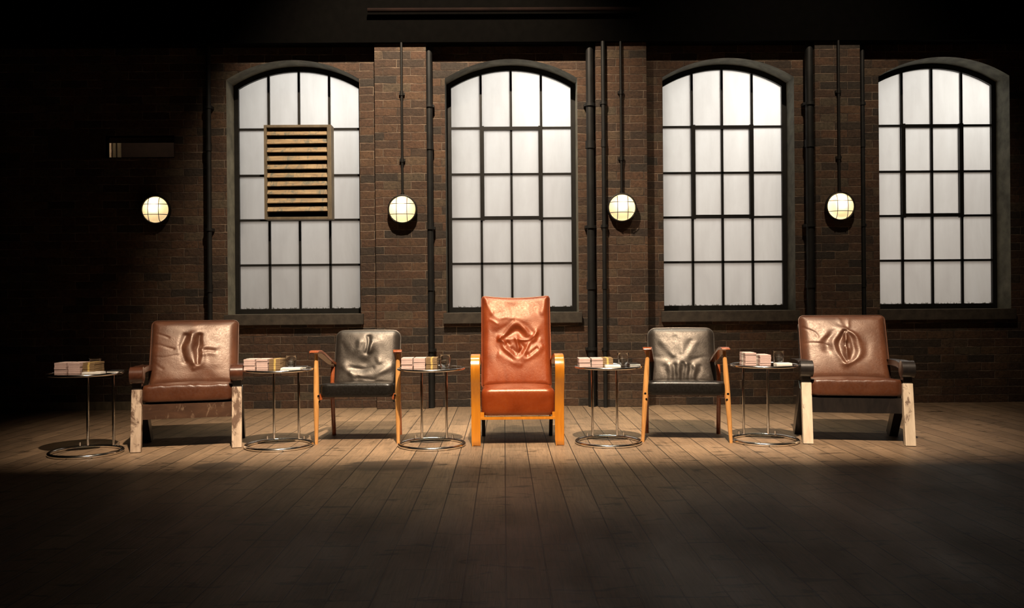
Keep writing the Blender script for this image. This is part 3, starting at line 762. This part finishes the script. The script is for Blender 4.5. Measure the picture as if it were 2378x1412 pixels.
TABLES = [ # ring centre px, place phrase, stacks [(px, kind, count, depth shift)], glass px, card (px0, px1), notebook px
    ((200, 1053), 'at the far left end of the row', [(139, 'pink', 5, 0), (171, 'pink', 5, .0), (205, 'brown', 5, .01)], (221, .10), (196, 240, -.10), (268, .02)),
    ((648, 1037), 'between the left brown armchair and the left black chair', [(579, 'pink', 5, 0), (608, 'pink', 5, 0), (638, 'brown', 5, .01)], (676, .07), (654, 700, -.08), (700, .06)),
    ((1003, 1035), 'between the left black chair and the tan armchair', [(945, 'pink', 5, 0), (974, 'pink', 5, 0), (1002, 'brown', 5, .02)], (1034, .06), None, None),
    ((1413, 1029), 'between the tan armchair and the right black chair', [(1358, 'pink', 4, 0), (1387, 'pink', 4, 0), (1411, 'brown', 4, .03)], (1447, .05), (1404, 1440, -.10), (1470, .05)),
    ((1776, 1025), 'between the right black chair and the right brown armchair', [(1744, 'pink', 6, 0), (1778, 'pink', 5, -.01)], (1808, .10), (1800, 1836, -.06), None)]
ordn = ['bottom one', 'second from bottom', 'third from bottom', 'fourth from bottom', 'fifth from bottom', 'sixth']
tabs = ['far-left table', 'table beside left brown armchair', 'table left of tan armchair', 'table right of tan armchair', 'table beside right brown armchair']
short = ['at far left', 'beside the left brown armchair', 'just left of the tan armchair', 'just right of the tan armchair', 'beside the right brown armchair']
for ti, (cpx, where, stacks, gl, card, nb) in enumerate(TABLES):
    c = floor_pt(*cpx)
    t = table_parts() if ti == 0 else copy_tree(tb0)
    if ti == 0: tb0 = t
    t.location = (c.x, c.y, 0); tag(t, 'round chrome and glass side table ' + where, 'side table', 'chrome side tables in the row')
    names = ['left', 'middle', 'right'] if len(stacks) == 3 else ['left', 'right']
    for si, (px, kind, cnt, dy) in enumerate(stacks):
        Y = c.y - .03 + dy; x = at(px, 850, Y-.08).x; grp = 'banknote bundles on the side tables'
        for k in range(cnt):
            if kind not in bproto: b = bproto[kind] = bundle_parts(kind)
            else: b = copy_tree(bproto[kind])
            b.location = (x+random.uniform(-.0015, .0015), Y+random.uniform(-.003, .003), zt+.0006+k*.0163); b.rotation_euler.z = random.uniform(-.012, .012)
            pos = 'topmost' if k == cnt-1 else ordn[k]
            tag(b, '%s banknote bundle, %s in %s stack, %s' % ('pinkish' if kind == 'pink' else 'brown', pos, names[si], tabs[ti]), 'banknotes', grp)
    g = glass_parts() if ti == 0 else copy_tree(gl0)
    if ti == 0: gl0 = g
    Y = c.y+gl[1]; x = at(gl[0], 850, Y).x
    g.location = (x, Y, zt+.0005); tag(g, 'clear tumbler of water on the side table ' + short[ti], 'glass', 'water tumblers on the side tables')
    if card:
        Y = c.y+card[2]; x0, x1 = at(card[0], 855, Y).x, at(card[1], 855, Y).x
        bm = bmesh.new(); w = x1-x0
        for k in range(5): box(bm, -w/2+.0007*k, w/2-.0004*k, -.04+.0006*k, .04, .0028*k, .0028*k+.0024, 0)
        o = link('notepad', bm, M['paper'], loc=((x0+x1)/2, Y, zt+.0005))
        tag(o, 'white notepad lying on the side table ' + short[ti], 'notepad', 'white notepads on the side tables')
    if nb:
        Y = c.y+nb[1]; x = at(nb[0], 845, Y).x
        r = empty('notebook', (x, Y, zt+.0005), .12); tag(r, 'black notebook lying on the right of the side table ' + short[ti], 'notebook', 'black notebooks on the side tables')
        bm = bmesh.new(); box(bm, -.045, .045, -.065, .065, 0, .002, .0008); box(bm, -.045, .045, -.065, .065, .011, .013, .0008); box(bm, -.045, -.043, -.065, .065, .002, .011)
        link('cover', bm, M['notebook'], r)
        bm = bmesh.new(); box(bm, -.042, .042, -.062, .062, .0022, .0108); link('pages', bm, M['paper'], r)

# ------------------------------------------------------------------ lights
def light(kind, name, loc, target, energy, col, **kw):
    d = bpy.data.lights.new(name, kind); d.energy = energy; d.color = col
    for k, v in kw.items(): setattr(d, k, v)
    o = bpy.data.objects.new(name, d); C.objects.link(o); o.location = loc
    o.rotation_euler = (Vector(target)-Vector(loc)).to_track_quat('-Z', 'Y').to_euler(); return o
KEY = Vector((.3, .9, 8.8))
light('SPOT', 'key_spot', KEY, (.2, 7.0, .6), 13000, (1, .78, .57), spot_size=radians(49), spot_blend=.85, shadow_soft_size=.09)
# unseen black flag added to cut the light pool ahead of the chairs
tcut = .22; yc = KEY.y + (5.83-KEY.y)*tcut; zc = KEY.z*(1-tcut)
bm = bmesh.new(); box(bm, -2.2, 2.8, yc-2.4, yc, zc, zc+.01); fl = link('added_light_flag', bm, M['black'])
bm = bmesh.new(); t2 = .10; y2 = KEY.y+(8.1-KEY.y)*t2; z2 = KEY.z*(1-t2); box(bm, -1.3, 1.9, y2, y2+.8, z2, z2+.01); f2 = link('added_light_flag', bm, M['black'])  # second unseen flag, added to keep the spot off the wall
tag(f2, 'added black flag out of view, shading the back wall from the spot', 'light flag')
for x in (-1.8, 2.4):  # rods added to hang the unseen flags
    bm = bmesh.new(); tube(bm, [(x*.5, y2+.4, z2+.01), (x*.5, y2+.4, ZTOP)], .015, 10); link('added_hanger_rod', bm, M['iron'], f2)
    bm = bmesh.new(); tube(bm, [(x, yc-1.2, zc+.01), (x, yc-1.2, ZTOP)], .015, 10); link('added_hanger_rod', bm, M['iron'], fl)
tag(fl, 'added black flag out of view, cutting the spot in front of the chairs', 'light flag')
for n, cx in enumerate(win_x):
    k = (.92, 1.06, 1.02, .88)[n]
    light('AREA', 'window_backlight', (cx+.55, YW+1.1, 3.7), (cx+.25, YW, 2.9), 23*k, (1, .97, .91), shape='RECTANGLE', size=1.0, size_y=1.0)
    light('AREA', 'window_backfill', (cx, YW+1.7, 1.9), (cx, YW, 1.9), 16.5*(.80, 1.1, 1.0, .84)[n], (1, .86, .73), shape='RECTANGLE', size=1.8, size_y=2.4)
light('SPOT', 'floor_fill', (-.5, 3.9, 6.3), (-.15, 6.75, 0), 720, (1, .92, .70), spot_size=radians(48), spot_blend=1, shadow_soft_size=.25)
light('AREA', 'top_light', (.3, 7.7, 6.6), (.3, 7.45, 0), 26, (1, .95, .78), shape='RECTANGLE', size=4.4, size_y=.25, spread=radians(34))
light('SPOT', 'wall_wash', (-.75, 6.0, 6.6), (-.65, YF, 2.7), 2600, (1, .80, .58), spot_size=radians(64), spot_blend=.75, shadow_soft_size=.05)
light('SPOT', 'wall_wash', (3.1, 6.0, 6.6), (3.1, YF, 2.5), 620, (1, .80, .58), spot_size=radians(60), spot_blend=1, shadow_soft_size=.05)
light('POINT', 'back_room_fill', (cxs-.35, YF+.62, slot[3]+.5), (0, 0, 0), 9, (1, .8, .55), shadow_soft_size=.04)  # unseen fill light added to brighten the post behind the slot

# ------------------------------------------------------------------ world / colour management
w = bpy.data.worlds.new('world'); bpy.context.scene.world = w; w.use_nodes = True
w.node_tree.nodes['Background'].inputs[0].default_value = (.004, .003, .002, 1)
w.node_tree.nodes['Background'].inputs[1].default_value = .3
vs = bpy.context.scene.view_settings
vs.view_transform = 'Standard'; vs.look = 'None'; vs.exposure = 0; vs.gamma = 1; vs.use_curve_mapping = False
